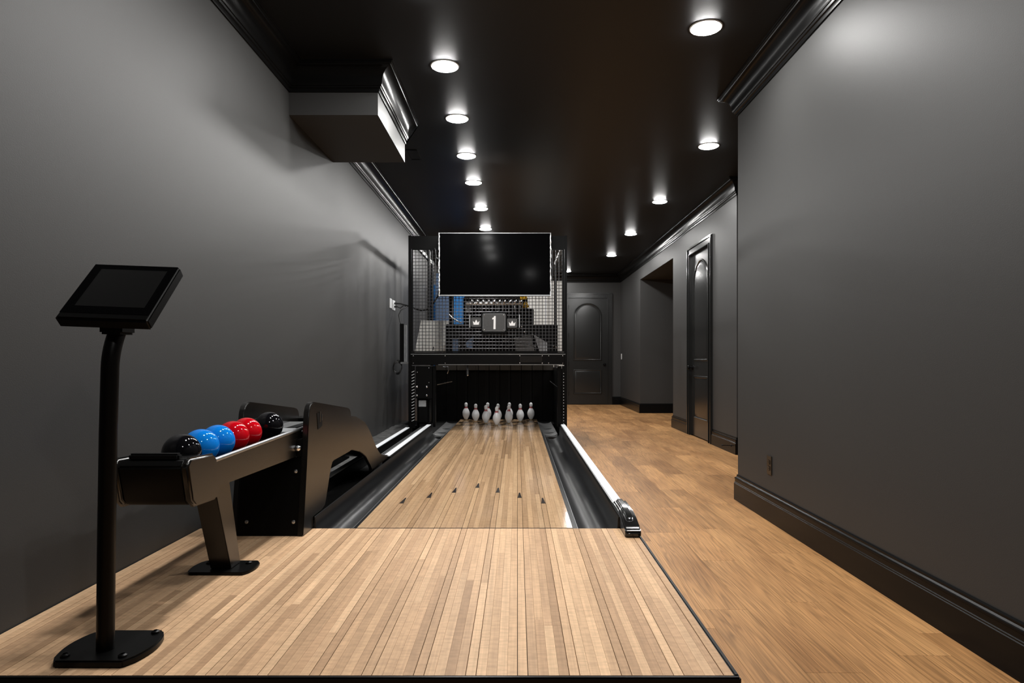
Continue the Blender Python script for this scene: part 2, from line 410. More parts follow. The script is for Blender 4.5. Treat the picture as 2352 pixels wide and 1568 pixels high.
door(1, lambda u, n, z: (D1A+u, YF-n, z), 0.85)
door(2, lambda u, n, z: (XF-n, D2A+u, z), 0.85)

# ---------------------------------------------------------------- ceiling lights
def make_light(loc, label):
    t = thing('ceiling_light', loc, label, 'ceiling light', 'recessed round ceiling lights')
    x, y, z = loc
    pr = [(0.0875, 0.0), (0.0875, -0.004), (0.090, -0.005), (0.094, -0.004), (0.0965, 0.0)]
    MB().lathe(pr, loc, 40).build('trim_ring', M['ring'], t)
    dome = [(0.0870, -0.002)] + [(0.0870*math.cos(a*PI/12), -0.003-0.014*math.sin(a*PI/12)) for a in range(0, 6)] + [(0.0005, -0.017)]
    MB().lathe(dome, loc, 28).build('lens', M['lens'], t)
    return t
LL = 'round recessed ceiling light '
lights = [
 (-0.49, 4.42, LL+'of the left row beside the front of the soffit'),
 (-0.50, 3.50, LL+'cut off by the top edge of the picture'),
 (-0.495, 5.38, LL+"of the left row beside the soffit's back corner"),
 (-0.495, 6.36, LL+'first of the left row beyond the soffit'),
 (-0.49, 7.32, LL+'second of the left row beyond the soffit'),
 (-0.48, 8.58, LL+'third of the left row beyond the soffit, above the television'),
 (-0.48, 9.90, LL+'touching the top edge of the television'),
 (1.13, 3.91, LL+'close to the near right crown moulding, largest in view'),
 (1.78, 6.07, LL+'beside the end of the near right wall'),
 (1.79, 8.20, LL+'in front of the far right crown moulding, over the side door'),
 (1.79, 10.30, LL+'second of the far right row, over the passage opening'),
 (1.79, 12.40, LL+'third of the far right row, near the far corner'),
 (1.11, 14.60, LL+"peeking past the pin machine's right post"),
]
lights.append((-0.49, 2.53, LL+'above the ball rack, out of view'))
lights.append((0.3, 0.05, LL+'overhead at the start of the walkway, out of view'))
lights.append((1.13, 1.95, LL+'above the near right wall, out of view'))
for q, y in (('first', 10.9), ('second', 11.9), ('third', 13.0)): lights.append((-0.48, y, LL+q+' of those added unseen behind the pin machine'))  # unseen lamps, added to brighten the walls behind the machine
proto = None
for x, y, lab in lights:
    if proto is None: proto = make_light((x, y, CEIL), lab)
    else: dup(proto, (x, y, CEIL), lab)
mb = MB()
for a in ((-1.06, -0.95, 6.18, 6.195), (-1.06, -0.95, 6.465, 6.48), (-1.06, -1.045, 6.195, 6.465), (-0.965, -0.95, 6.195, 6.465)):
    mb.box(a[0], a[1], a[2], a[3], CEIL-0.006, CEIL)
mb.box(-1.045, -0.965, 6.195, 6.465, CEIL-0.003, CEIL)
tag(mb.build('access_panel', M['trim']), 'small black framed panel on the ceiling behind the soffit', 'panel')

# ---------------------------------------------------------------- bowling lane
ML = -1.267
BW = 1.058/39; LX0 = -0.786; LX1 = 0.272; FY = 3.197; LEND = 9.06
def X(k): return LX0+k*BW
lane = thing('bowling_lane', ((LX0+LX1)/2, FY, 0.0), 'narrow glossy maple lane running from the foul line to the pins', 'lane')
MB().box(LX0, LX1, FY, LEND, 0.0, AZ-0.012).build('lane_bed', M['groove'], lane)
MB().box(LX0, LX1, FY-0.0115, FY-0.0005, AZ-0.012, AZ-0.0006).build('foul_line', M['matte'], lane)
lm = plank_mesh('board', M['lane'])
for k in range(39):
    gl = 0.0010 if (k % 5 == 4 or (k-1) % 5 == 4) else 0.00025
    gr = 0.0010 if (k % 5 == 4 or (k+1) % 5 == 4) else 0.00025
    y = FY; first = True
    while y < LEND-0.01:
        ln = random.uniform(0.6, 1.5) if first else random.uniform(1.2, 2.2)
        y1 = min(y+ln, LEND)
        if LEND-y1 < 0.5: y1 = LEND
        put(lm, 'board', lane, X(k)+gl, X(k+1)-gr, y+0.0002, y1-0.0002, AZ-0.012, AZ)
        y = y1; first = False
for i, yb in enumerate((3.74, 3.893, 4.046, 4.20, 4.046, 3.893, 3.74)):
    k = 4+5*i; xc = X(k)+BW/2
    poly = [(xc-0.0125, yb), (xc+0.0125, yb), (xc+0.004, yb+0.15), (xc-0.004, yb+0.15)]
    MB().prism(poly, 'z', AZ-0.001, AZ+0.0006).build('arrow', M['arrow'], lane)

# approach
AY0 = 1.70; AX1 = 0.565
deck = thing('approach_deck', (-0.5, AY0, 0.0), 'raised maple approach platform in the foreground with black edging', 'platform')
MB().box(XL, AX1, AY0, FY-0.012, 0.0, AZ-0.012).build('deck_bed', M['groove'], deck)
am = plank_mesh('board', M['maple'])
edges = [LX0+k*BW for k in range(-29, 52)]
edges = [max(XL+0.001, e) for e in edges if e > XL-BW+0.002 and e < AX1-0.028] + [AX1-0.0275, AX1]
for i in range(len(edges)-1):
    k = round((edges[i]-LX0)/BW)
    gl = 0.0010 if (k % 5 == 4 or (k-1) % 5 == 4) else 0.00025
    gr = 0.0010 if (k % 5 == 4 or (k+1) % 5 == 4) else 0.00025
    if i == len(edges)-2: gl = 0.0018
    x0, x1 = edges[i]+gl, edges[i+1]-gr
    if x1-x0 < 0.004: continue
    cuts = [AY0, FY-0.012]
    if random.random() < 0.75 and i < len(edges)-2: cuts.insert(1, random.uniform(AY0+0.25, FY-0.3))
    for a, b in zip(cuts, cuts[1:]):
        put(am, 'board', deck, x0, x1, a+0.0002, b-0.0002, AZ-0.012, AZ)
MB().box(XL, AX1+0.014, AY0-0.016, AY0-0.0005, 0, AZ+0.001, 0.004).build('front_edging', M['black'], deck)
MB().box(AX1+0.0005, AX1+0.014, AY0, FY-0.012, 0, AZ+0.001, 0.003).build('side_edging', M['black'], deck)

# gutters
def gutter(sgn, xe, w, y0, y1, m, lip):
    prof = [(0.003, -0.010), (0.026, -0.012), (0.0265, -0.016), (0.0295, -0.016), (0.030, -0.012), (0.036, -0.018)]
    for i in range(13):
        a = PI*i/12; prof.append((0.036+(w-0.046)*(1-math.cos(a))/2, -0.018-0.070*math.sin(a)))
    prof += [(w-0.008, 0.0), (w-0.004, lip-0.006), (w, lip)]
    v = []; f = []
    n = len(prof)
    for y in (y0, y1):
        v += [(xe+sgn*u, y, AZ+z) for u, z in prof]; v += [(xe+sgn*w, y, AZ+lip), (xe+sgn*w, y, AZ-0.11), (xe+sgn*0.003, y, AZ-0.11)]
    N = n+3
    for i in range(N): f.append((i, (i+1) % N, N+(i+1) % N, N+i) if sgn > 0 else (i, N+i, N+(i+1) % N, (i+1) % N))
    f.append(tuple(range(N))[::-1]); f.append(tuple(range(N, 2*N)))
    return MB().add(v, f)
for sgn, xe, w, lab in ((1, LX1, 0.226, 'right hand black gutter beside the lane'), (-1, LX0, 0.207, 'left hand black gutter beside the ball return')):
    t = thing('gutter', (xe+sgn*w/2, FY, 0), lab, 'gutter', 'lane gutters')
    gutter(sgn, xe, w, FY, 7.58, M['gutter'], 0.055).build('trough', M['gutter'], t, ang=40)
    xa, xb = sorted((xe+sgn*0.003, xe+sgn*w))
    MB().box(xa, xb, FY, 7.58, 0, AZ-0.11).build('support', M['matte'], t)
    xs = sorted((xe+sgn*0.0265, xe+sgn*0.0295))
    MB().box(xs[0], xs[1], FY+0.002, 7.58, AZ-0.0155, AZ-0.0115).build('bright_strip', M['steel'], t)

# right hand divider between lane and walkway
dv = thing('lane_divider', (0.53, 3.4, 0), 'long white-capped divider rail on the right of the lane', 'rail')
MB().box(0.4995, 0.565, 3.40, 7.59, 0, AZ+0.066, 0.004).build('divider_body', M['gloss'], dv)
MB().box(0.4995, 0.565, FY-0.002, 3.40, 0, AZ-0.001).build('divider_foot', M['matte'], dv)
MB().box(0.507, 0.556, 3.36, 7.59, AZ+0.066, AZ+0.076, 0.003).build('white_cap', M['whitecap'], dv)
MB().box(0.5005, 0.5055, 3.42, 7.59, AZ+0.066, AZ+0.071).build('bright_strip', M['steel'], dv)
prof = [(3.015, 0.0), (3.012, 0.026), (3.022, 0.036), (3.06, 0.050), (3.14, 0.071), (3.24, 0.084), (3.42, 0.086), (3.42, 0.0)]
ec = MB().prism([(y, AZ+z+0.0005) for y, z in prof], 'x', 0.499, 0.573, 0.007, 3, 20).build('end_cap', M['gloss'], dv)
rp = [(3.09, 0.055), (3.10, 0.070), (3.16, 0.086), (3.26, 0.097), (3.41, 0.098), (3.41, 0.07)]
MB().prism([(y, AZ+z) for y, z in rp], 'x', 0.516, 0.550, 0.005, 2, 25).build('ridge', M['gloss'], ec)
MB().box(0.573, 0.580, 3.28, 3.38, AZ+0.03, AZ+0.07, 0.003).build('clip', M['gloss'], ec)
MB().lathe([(0.0005, 0.004), (0.006, 0.004), (0.008, 0.0)], (0.533, 3.105, AZ+0.068), 14).build('bolt', M['chrome'], ec)

# left side: ledge, return channel with two white caps
lg = thing('return_channel', (-1.15, 3.3, 0), 'black return channel with two white-capped rails left of the lane', 'rail')
MB().box(XL, -0.994, FY, 7.59, 0, AZ-0.013).box(XL, ML-0.003, 7.59, 9.0, 0, AZ-0.013).build('ledge', M['matte'], lg)
MB().box(-1.245, -1.193, 3.45, 7.26, AZ-0.013, AZ+0.066, 0.003).build('outer_rail', M['black'], lg)
MB().box(-1.242, -1.196, 3.45, 7.26, AZ+0.066, AZ+0.075, 0.003).build('white_cap', M['whitecap'], lg)
MB().box(-1.058, -0.994, 5.115, 7.585, AZ-0.013, AZ+0.066, 0.003).build('inner_rail', M['black'], lg)
MB().box(-1.050, -1.000, 5.115, 7.585, AZ+0.066, AZ+0.075, 0.003).build('white_cap', M['whitecap'], lg)
MB().box(-1.115, -1.105, 4.9, 7.5, AZ-0.013, AZ+0.055, 0.002).build('guide_rail', M['steel'], lg)
MB().box(-1.085, -1.073, 4.9, 7.5, AZ-0.013, AZ+0.062, 0.002).build('guide_rail', M['steel'], lg)
# crumpled plastic film on the ledge
rs = random.Random(3); v = []; f = []; nx, ny = 14, 90
for j in range(ny+1):
    for i in range(nx+1):
        y = 3.22+(8.3-3.22)*j/ny; xx = -1.545+(0.268)*i/nx
        z = AZ-0.008+0.010*abs(math.sin(9*y+7*xx))*abs(math.sin(23*xx+3.1*y))+rs.uniform(0, 0.006)
        v.append((xx, y, z))
for j in range(ny):
    for i in range(nx):
        a = j*(nx+1)+i; f.append((a, a+1, a+nx+2, a+nx+1))
tag(MB().add(v, f).build('plastic_sheet', M['sheet'], loc=(-1.4, 5, AZ)), 'crumpled grey plastic film on the ledge along the left wall', 'plastic sheet')

# ---------------------------------------------------------------- bowling pins
H = 0.239
pp = [(0.0, 0.066), (0.02, 0.072), (0.06, 0.098), (0.12, 0.135), (0.2, 0.177), (0.28, 0.205), (0.35, 0.214), (0.42, 0.211), (0.5, 0.190), (0.57, 0.158), (0.63, 0.122),
      (0.68, 0.094), (0.72, 0.082), (0.76, 0.081), (0.81, 0.089), (0.86, 0.097), (0.90, 0.097), (0.94, 0.086), (0.97, 0.065), (0.99, 0.036), (1.0, 0.002)]
def rad(t):
    for (a, r0), (b, r1) in zip(pp, pp[1:]):
        if a <= t <= b: return r0+(r1-r0)*(t-a)/(b-a)
def make_pin(loc, label):
    t = thing('bowling_pin', loc, label, 'bowling pin', 'ten white pins standing in a triangle')
    z0 = 0.045
    MB().lathe([(rad(z0)*H, z0*H)]+[(r*H, h*H) for h, r in pp if h > z0], loc, 28).build('pin_body', M['pin'], t, ang=60)
    MB().lathe([(0.001, 0.0)]+[(r*H, h*H) for h, r in pp if h < z0]+[(rad(z0)*H, z0*H)], loc, 28).build('pin_base', M['pinbase'], t)
    MB().lathe([(rad(q)*H+0.0006, q*H) for q in (0.688, 0.705, 0.72, 0.735, 0.748)], loc, 28).build('neck_stripe', M['red'], t, ang=60)
    for q0, q1 in ((0.655, 0.668), (0.765, 0.776)):
        MB().lathe([(rad(q0)*H+0.0004, q0*H), (rad(q1)*H+0.0004, q1*H)], loc, 28).build('thin_stripe', M['red'], t)
    MB().cyl((loc[0], loc[1], loc[2]+H-0.003), (loc[0], loc[1], CZ-0.03), 0.0013, 6).build('string', M['cord'], t)
    return t
S = 0.298; PXC = -0.258; PY = 8.22
names = ['white pin at the front point of the triangle',
 'white pin in the second row, left of the front pin', 'white pin in the second row, right of the front pin',
 'white pin in the third row, left end', 'white pin in the third row, half hidden behind the front pin', 'white pin in the third row, right end',
 'white pin in the back row, far left corner', 'white pin in the back row, half hidden behind left second row pin',
 'white pin in the back row, hidden behind right second row pin', 'white pin in the back row, far right corner']
pin0 = None; q = 0
for r in range(4):
    for k in range(r+1):
        loc = (PXC+(k-r/2)*S, PY+r*S*0.866, AZ)
        if pin0 is None: pin0 = make_pin(loc, names[q])
        else: dup(pin0, loc, names[q])
        q += 1

# ---------------------------------------------------------------- pin machine
def pt(u, v, D): return ((u-1188)*D/1500, D, CZ+(827-v)*D/1500)
pmx = thing('pin_machine', (-0.35, 7.6, 0.0), 'tall black string pin machine with wire mesh front at the end of the lane', 'machine')
ML, MR, MY, MTOP = -1.267, 0.580, 7.60, CZ+1.452
post = MB().box(ML, ML+0.035, MY, MY+0.05, 0, MTOP, 0.003); post.build('front_post', M['black'], pmx)
MB().box(MR-0.03, MR, MY, MY+0.05, 0, MTOP, 0.003).build('front_post', M['black'], pmx)
MB().box(ML, ML+0.04, 9.55, 9.60, 0, MTOP, 0.003).build('rear_post', M['black'], pmx)
MB().box(MR-0.04, MR, 9.55, 9.60, 0, MTOP, 0.003).build('rear_post', M['black'], pmx)
for xx in (ML+0.005, MR-0.035): MB().box(xx, xx+0.03, MY+0.05, 9.55, MTOP-0.06, MTOP-0.02).build('top_rail', M['black'], pmx)
hd = MB().box(ML+0.035, MR-0.03, MY+0.005, MY+0.03, MTOP-0.155, MTOP-0.005).build('header_panel', M['black'], pmx)
BZ0, BZ1 = CZ-0.056, CZ+0.093
beam = MB().box(ML+0.035, MR-0.03, MY-0.012, MY+0.045, BZ0, BZ1, 0.004).build('cross_beam', M['black'], pmx)
MB().box(ML+0.03, MR-0.02, MY-0.020, MY-0.012, BZ1-0.028, BZ1-0.020, 0.002).build('bright_lip', M['steel'], beam)
MB().box(ML+0.35, MR-0.05, MY-0.018, MY-0.012, BZ0+0.002, BZ0+0.008).build('bright_lip', M['steel'], beam)
MB().box(0.03, 0.29, MY-0.016, MY-0.012, BZ0+0.03, BZ1-0.045, 0.001).build('name_plate', M['satin'], beam)
for xx in (ML+0.06, ML+0.43, 0.03, 0.29, 0.365, MR-0.05):
    for zz in (BZ0+0.022, BZ1-0.042):
        MB().lathe([(0.005, 0.0), (0.0045, -0.004), (0.0005, -0.005)], (xx, MY-0.012, zz), 10, 'y').build('rivet', M['chrome'], beam)
# mesh frame and wires
mz0, mz1, mx0, mx1 = BZ1+0.002, MTOP-0.157, ML+0.037, MR-0.032
fr = MB()
fr.box(mx0, mx0+0.018, MY, MY+0.02, mz0, mz1).box(mx1-0.026, mx1, MY, MY+0.02, mz0, mz1).box(mx0+0.018, mx1-0.026, MY, MY+0.02, mz1-0.012, mz1).box(mx0+0.018, mx1-0.026, MY, MY+0.02, mz0, mz0+0.012)
fr.build('mesh_frame', M['black'], pmx)
w = MB(); st = 0.0388; r = 0.0034
xx = mx0+0.018+0.030
while xx < mx1-0.03: w.box(xx-r, xx+r, MY+0.006, MY+0.0108, mz0+0.010, mz1-0.010); xx += st
zz = mz0+0.012+0.030
while zz < mz1-0.012: w.tube([(mx0+0.016, MY+0.0145, zz), (mx1-0.024, MY+0.0145, zz)], r, 8); zz += st
wm = w.build('wire_mesh', M['steel'] if False else mat('dark_wire', (0.10, 0.10, 0.105), 0.34, metal=1.0), pmx); wm['kind'] = 'stuff'
# left lower: perforated strip, gear box with bright bolts, black motor
strip = MB().box(ML+0.037, ML+0.075, MY+0.004, MY+0.02, 0.25, BZ0-0.01).build('perforated_strip', M['black'], pmx)
for i in range(17):
    z = 0.33+i*0.0355
    v = [(-1.229, MY+0.0035, z), (-1.197, MY+0.0035, z+0.014), (-1.197, MY+0.0035, z+0.019), (-1.229, MY+0.0035, z+0.005)]
    MB().prism([(p[0], p[2]) for p in v], 'y', MY+0.001, MY+0.004).build('slot_edge_glint', M['white'], strip)  # flat white paints in the glint on the metal slot edges
gb = MB().box(-1.185, -0.992, MY+0.01, MY+0.30, CZ-0.445, BZ0-0.012, 0.004).build('gear_box', M['black'], pmx)
for xx, zz in ((-1.17, CZ-0.31), (-1.055, CZ-0.31), (-1.17, CZ-0.41), (-1.055, CZ-0.41)):
    MB().lathe([(0.012, 0.0), (0.0115, -0.006), (0.006, -0.010), (0.0005, -0.011)], (xx, MY+0.01, zz), 16, 'y').build('bolt', M['chrome'], gb)
for xx, zz in ((-1.03, CZ-0.09), (-1.03, CZ-0.26), (-1.165, CZ-0.14)):
    MB().lathe([(0.006, 0.0), (0.0045, -0.004), (0.0005, -0.005)], (xx, MY+0.01, zz), 10, 'y').build('screw', M['steel'], gb)
mo = MB().box(-1.175, -1.03, MY+0.06, MY+0.28, CZ-0.75, CZ-0.45, 0.02, 3).build('motor', M['black'], pmx)
MB().box(-1.155, -1.068, MY+0.052, MY+0.06, CZ-0.545, CZ-0.47, 0.003).build('motor_plate', M['greyplate'], mo)
MB().box(-0.985, -0.955, MY+0.02, MY+0.10, 0.26, BZ0-0.012, 0.002).build('inner_post', M['black'], pmx)
rs2 = MB().box(0.520, 0.548, MY+0.004, MY+0.02, 0.26, BZ0-0.01).build('perforated_strip', M['black'], pmx)
for i in range(18):
    z = 0.30+i*0.0345
    MB().lathe([(0.0045, 0.0), (0.003, -0.003), (0.0005, -0.0035)], (0.541, MY+0.004, z), 8, 'y').build('rivet', M['white'], rs2)  # white colour stands in for the shine of the metal heads
MB().box(0.47, 0.518, MY+0.03, MY+0.09, 0.26, BZ0-0.012, 0.002).build('inner_post', M['black'], pmx)
MB().cyl((0.40, MY+0.35, CZ-0.255), (0.475, MY+0.10, CZ-0.315), 0.005, 8).build('lever', M['chrome'], pmx)
MB().cyl((-0.80, MY+0.40, CZ-0.26), (-0.95, MY+0.12, CZ-0.29), 0.005, 8).build('lever', M['chrome'], pmx)
MB().box(0.43, 0.485, MY-0.005, MY+0.03, CZ-0.075, CZ-0.06, 0.002).build('latch', M['chrome'], pmx)
lp = MB().lathe([(0.001, 0.03), (0.012, 0.028), (0.016, 0.0), (0.013, -0.03), (0.020, -0.05), (0.016, -0.065), (0.001, -0.07)], pt(1074, 850, 7.9), 16); lp.build('work_lamp', M['chrome'], pmx)
MB().tube([pt(1017, 841, 7.75), pt(1024, 842, 7.75), pt(1029, 841, 7.75), pt(1030, 850, 7.75), pt(1027, 858, 7.75)], 0.006, 8).build('hook', M['chrome'], pmx)
# pit: side cheeks, ribbed back curtain, flat gutters
MB().box(-1.22, -1.19, MY+0.35, 9.5, 0.0, CZ-0.1).build('side_cheek', M['black'], pmx)
MB().box(0.520, 0.545, MY+0.10, 9.5, 0.0, CZ-0.1).build('side_cheek', M['black'], pmx)
for i in range(11):
    x0 = -1.18+i*0.155
    MB().box(x0+0.003, x0+0.152, 9.42, 9.45, 0.12, CZ-0.16, 0.004).build('back_panel', M['black'], pmx)
for i in range(11):
    x0 = -1.18+i*0.155
    MB().box(x0+0.004, x0+0.151, 9.40, 9.43, CZ-0.145, CZ-0.02, 0.003).build('back_panel', M['bronze'], pmx)  # brown tint of this upper row paints in the lane's warm reflection
MB().box(-1.185, 0.515, LEND+0.004, 9.40, 0.0, AZ-0.06).box(-1.185, -0.996, MY+0.36, LEND+0.004, 0.0, AZ-0.06).box(-1.225, -0.996, MY+0.055, MY+0.345, 0.0, AZ-0.06).build('pit_floor', M['matte'], pmx)
MB().box(-1.19, 0.52, 9.455, 9.47, 0.12, CZ+0.05).build('back_board', M['matte'], pmx)
for sgn, xe, wd2 in ((1, LX1, 0.226), (-1, LX0, 0.207)):
    pr = [(xe+sgn*0.004, AZ-0.02), (xe+sgn*0.03, AZ-0.040), (xe+sgn*0.07, AZ-0.054), (xe+sgn*0.115, AZ-0.058), (xe+sgn*0.16, AZ-0.052), (xe+sgn*0.195, AZ-0.034), (xe+sgn*0.195, AZ-0.075), (xe+sgn*0.004, AZ-0.075)]
    MB().prism(pr, 'y', 7.585, LEND).build('flat_gutter', M['rubber'], pmx)
    for k, yy in enumerate((7.85, 8.3)):
        xa, xb = sorted((xe+sgn*0.035, xe+sgn*0.18))
        MB().box(xa, xb, yy, yy+0.03, AZ-0.055, AZ-0.047, 0.002).build('ridge_bar', M['rubber'], pmx)
# workings behind the mesh
IY = 8.15
def blk(name, u0, u1, v0, v1, D, dep, m, bev=0.006, par=None):
    a = pt(u0, v1, D); b = pt(u1, v0, D)
    return MB().box(a[0], b[0], D, D+dep, a[2], b[2], bev).build(name, m, par or pmx)
blk('cabinet', 1064, 1212, 682, 812, IY, 0.5, M['black'])
blk('cabinet', 1024, 1066, 744, 812, IY, 0.5, M['black'])
blk('cabinet', 1210, 1226, 709, 812, IY, 0.5, M['black'])
blk('cabinet', 1226, 1281, 745, 812, IY, 0.5, M['black'])
blk('upright', 1031, 1038, 575, 760, IY-0.02, 0.04, M['black'], 0.003)
blk('upright', 982, 988, 575, 810, IY+0.9, 0.04, M['black'], 0.003)
shaft = MB().cyl(pt(1069, 697, IY-0.06), pt(1201, 697, IY-0.06), 0.012, 14).build('drive_shaft', M['chrome'], pmx)
for i in range(10):
    u = 1086+i*12.2; c0 = pt(u-3, 693, IY-0.06); c1 = pt(u+3, 693, IY-0.06)
    MB().tube([c0, (c0[0]+0.002, c0[1], c0[2]), ((c0[0]+c1[0])/2, c0[1], c0[2]+0.002), (c1[0]-0.002, c1[1], c1[2]), c1], [0.018, 0.026, 0.020, 0.026, 0.018], 14).build('string_spool', M['chrome'], pmx)
for i in range(9):
    u = 1092+i*12.7
    MB().tube([pt(u, 702, IY-0.03), pt(u+0.6, 708, IY-0.04), pt(u-0.4, 716, IY-0.03)], 0.007, 8).build('string_hook', M['steel'], pmx)
blk('terminal_block', 1070, 1082, 701, 718, IY-0.04, 0.04, M['steel'], 0.004)
for vv in (724, 735, 760, 775, 787): blk('shelf_rail', 1074, 1218, vv, vv+1.6, IY-0.03, 0.03, M['black'], 0.001)
a = pt(1198, 706, IY-0.012); b = pt(1217, 706, IY-0.012); c3 = pt(1207.5, 690.5, IY-0.012)
tri = MB().prism([(a[0], a[2]), (b[0], b[2]), (c3[0], c3[2])], 'y', IY-0.016, IY-0.012).build('warning_sticker', M['yellow'], pmx)
def intri(name, pts, m, y): return MB().prism([(p[0], p[1]) for p in pts], 'y', y-0.002, y).build(name, m, tri)
cx, cz = c3[0], a[2]
hh = c3[2]-a[2]; ww = (b[0]-a[0])/2
o3 = [(cx-ww*0.82, cz+hh*0.09), (cx+ww*0.82, cz+hh*0.09), (cx, cz+hh*0.86)]; i3 = [(cx-ww*0.66, cz+hh*0.17), (cx+ww*0.66, cz+hh*0.17), (cx, cz+hh*0.72)]
for j in range(3):
    k = (j+1) % 3; intri('triangle_border', [o3[j], o3[k], i3[k], i3[j]], M['matte'], IY-0.016)
intri('hand_symbol', [(cx-ww*0.30, cz+hh*0.24), (cx+ww*0.22, cz+hh*0.24), (cx+ww*0.30, cz+hh*0.38), (cx+ww*0.05, cz+hh*0.40), (cx+ww*0.12, cz+hh*0.56), (cx-ww*0.06, cz+hh*0.58), (cx-ww*0.14, cz+hh*0.40), (cx-ww*0.34, cz+hh*0.34)], M['matte'], IY-0.016)
ys = blk('warning_sticker', 1195, 1210, 679, 687, IY-0.014, 0.003, M['yellow'], 0)
for k in range(3): blk('sticker_bar', 1196.5+k*4.6, 1199.5+k*4.6, 681.5, 682.6, IY-0.015, 0.001, M['matte'], 0, ys)
# loose parts low behind the mesh
blk('guide_plate', 1040, 1052, 779, 810, IY-0.1, 0.01, M['bluegrey'], 0.003)
p4 = [pt(1070, 786, 8), pt(1088, 772, 8), pt(1086, 800, 8), pt(1072, 797, 8)]
MB().prism([(p[0], p[2]) for p in p4], 'y', 7.99, 8.0).build('guide_plate', M['bluegrey'], pmx)
p4 = [pt(1226, 768, 8), pt(1257, 787, 8), pt(1257, 810, 8), pt(1240, 810, 8)]
MB().prism([(p[0], p[2]) for p in p4], 'y', 7.99, 8.0).build('guide_plate', M['greyplate'], pmx)
p4 = [pt(1180, 775, 8.05), pt(1220, 771, 8.05), pt(1228, 806, 8.05), pt(1186, 806, 8.05)]
MB().prism([(p[0], p[2]) for p in p4], 'y', 8.05, 8.06).build('guide_plate', M['rubber'], pmx)
for u, v in ((1062, 767), (1055, 795), (1198, 750), (1205, 762), (1223, 768), (1229, 796), (1271, 794), (1277, 797), (1108, 782)):
    MB().lathe([(0.010, 0.0), (0.008, -0.006), (0.0005, -0.008)], pt(u, v, 7.97), 12, 'y').build('bolt', M['chrome'], pmx)
MB().tube([pt(1155, 783, 7.95), pt(1185, 777, 7.95), pt(1215, 770, 7.95), pt(1222, 768, 7.95)], 0.006, 8).build('cable', M['cord'], pmx)
MB().tube([pt(1165, 795, 7.95), pt(1190, 788, 7.95), pt(1210, 790, 7.95), pt(1232, 797, 7.95)], 0.006, 8).build('cable', M['cord'], pmx)
MB().tube([pt(1031, 722, 8.05), pt(1040, 731, 8.0), pt(1050, 737, 7.95), pt(1060, 742, 7.98)], 0.008, 8).build('cable', M['steel'], pmx)
for u in (1078, 1192): blk('sign_bracket', u, u+2.2, 722, 752, MY-0.012, 0.016, M['steel'], 0.001)

# pale boards and blue panels standing behind the machine
p4 = [pt(967, 736, 8.6), pt(1036, 736, 8.6), pt(1036, 830, 8.6), pt(948, 830, 8.6)]
zb = AZ-0.013
MB().box(-1.39, -0.80, 8.55, 8.70, CZ-0.04, CZ-0.0205).build('shelf', M['black'], pmx)
bd = thing('pale_board', (-1.0, 8.6, CZ-0.02), 'pale grey board behind the mesh on the left, slanted side', 'board')
MB().prism([(p4[0][0], p4[0][2]), (p4[1][0], p4[1][2]), (p4[2][0], CZ-0.02), (p4[3][0], CZ-0.02)], 'y', 8.6, 8.62).build('panel', M['paper'], bd)
aa = pt(995, 799, 8.59)
for q1 in ([(-0.010, -0.02), (-0.004, -0.02), (0.008, 0.02), (0.002, 0.02)], [(0.004, -0.02), (0.010, -0.02), (0.010, 0.02), (0.004, 0.02)], [(-0.003, -0.006), (0.006, -0.006), (0.006, 0.0), (-0.001, 0.0)]):
    MB().prism([(aa[0]+p[0], aa[2]+p[1]) for p in q1], 'y', 8.594, 8.6).build('letter_stroke', M['matte'], bd)
bl = thing('blue_panel', (-1.45, 11.2, 0.0), 'narrow bright blue ribbed panel seen through the mesh left of the television', 'panel')
for k in range(3):
    x0 = -1.49+k*0.036
    MB().box(x0, x0+0.031, 11.2, 11.25, 0.0, CZ+1.30, 0.004).build('rib_board', M['blue'], bl)
b2 = thing('blue_panel', (-1.1, 10.6, 0.0), 'wide blue panel behind the mesh below the television', 'panel')
MB().box(-1.03, -0.855, 10.6, 10.63, 0, CZ+1.5, 0.003).build('panel', M['blue'], b2)
MB().box(-1.33, -1.075, 10.7, 10.72, 0, CZ+1.42, 0.003).build('panel', M['bluegrey'], b2)

pp2 = thing('room_divider', (0.45, 10.4, 0.0), 'tall pale grey panel behind the mesh on the right, below the ceiling light', 'divider')
MB().box(0.15, 0.775, 10.4, 10.43, 0.0, CZ+1.262, 0.003).build('panel', M['paper'], pp2)
MB().box(0.44, 0.47, 10.385, 10.40, 0.0, CZ+1.255, 0.003).build('batten', M['white'], pp2)

# ---------------------------------------------------------------- lane number sign
sy = MY-0.03
sg = thing('lane_number_sign', (-0.25, sy, CZ+0.3), 'black lane sign with a white 1 and two white crowns on the mesh', 'sign')
def rrect(cx, cz, hw, hz, r, n=5):
    out = []
    for (sx, sz, a0) in ((1, 1, 0), (-1, 1, PI/2), (-1, -1, PI), (1, -1, 3*PI/2)):
        for i in range(n+1):
            a = a0+i/n*PI/2; out.append((cx+sx*(hw-r)+r*math.cos(a), cz+sz*(hz-r)+r*math.sin(a)))
    return out
ux = MY/1500
def sx(u): return (u-1188)*ux
def sz(v): return CZ+(827-v)*ux
pl = MB().prism(rrect(sx(1135), sz(741), 30*ux, 24.5*ux, 0.03), 'y', sy, sy+0.035, 0.004).build('main_plate', M['black'], sg)
MB().prism(rrect(sx(1135), sz(740.5), 25.3*ux, 19.7*ux, 0.014), 'y', sy-0.004, sy+0.002, 0.001).build('face_panel', M['signface'], pl)
MB().prism(rrect(sx(1135), sz(740.5), 25.9*ux, 20.3*ux, 0.017), 'y', sy-0.002, sy+0.002).build('face_border', M['greyplate'], pl)
for du in (-22.2, 22.2):
    for dv2 in (-16.7, 16.7):
        MB().lathe([(0.0065, 0.0), (0.005, -0.003), (0.0005, -0.004)], (sx(1135+du), sy-0.004, sz(740.5+dv2)), 12, 'y').build('screw', M['chrome'], pl)
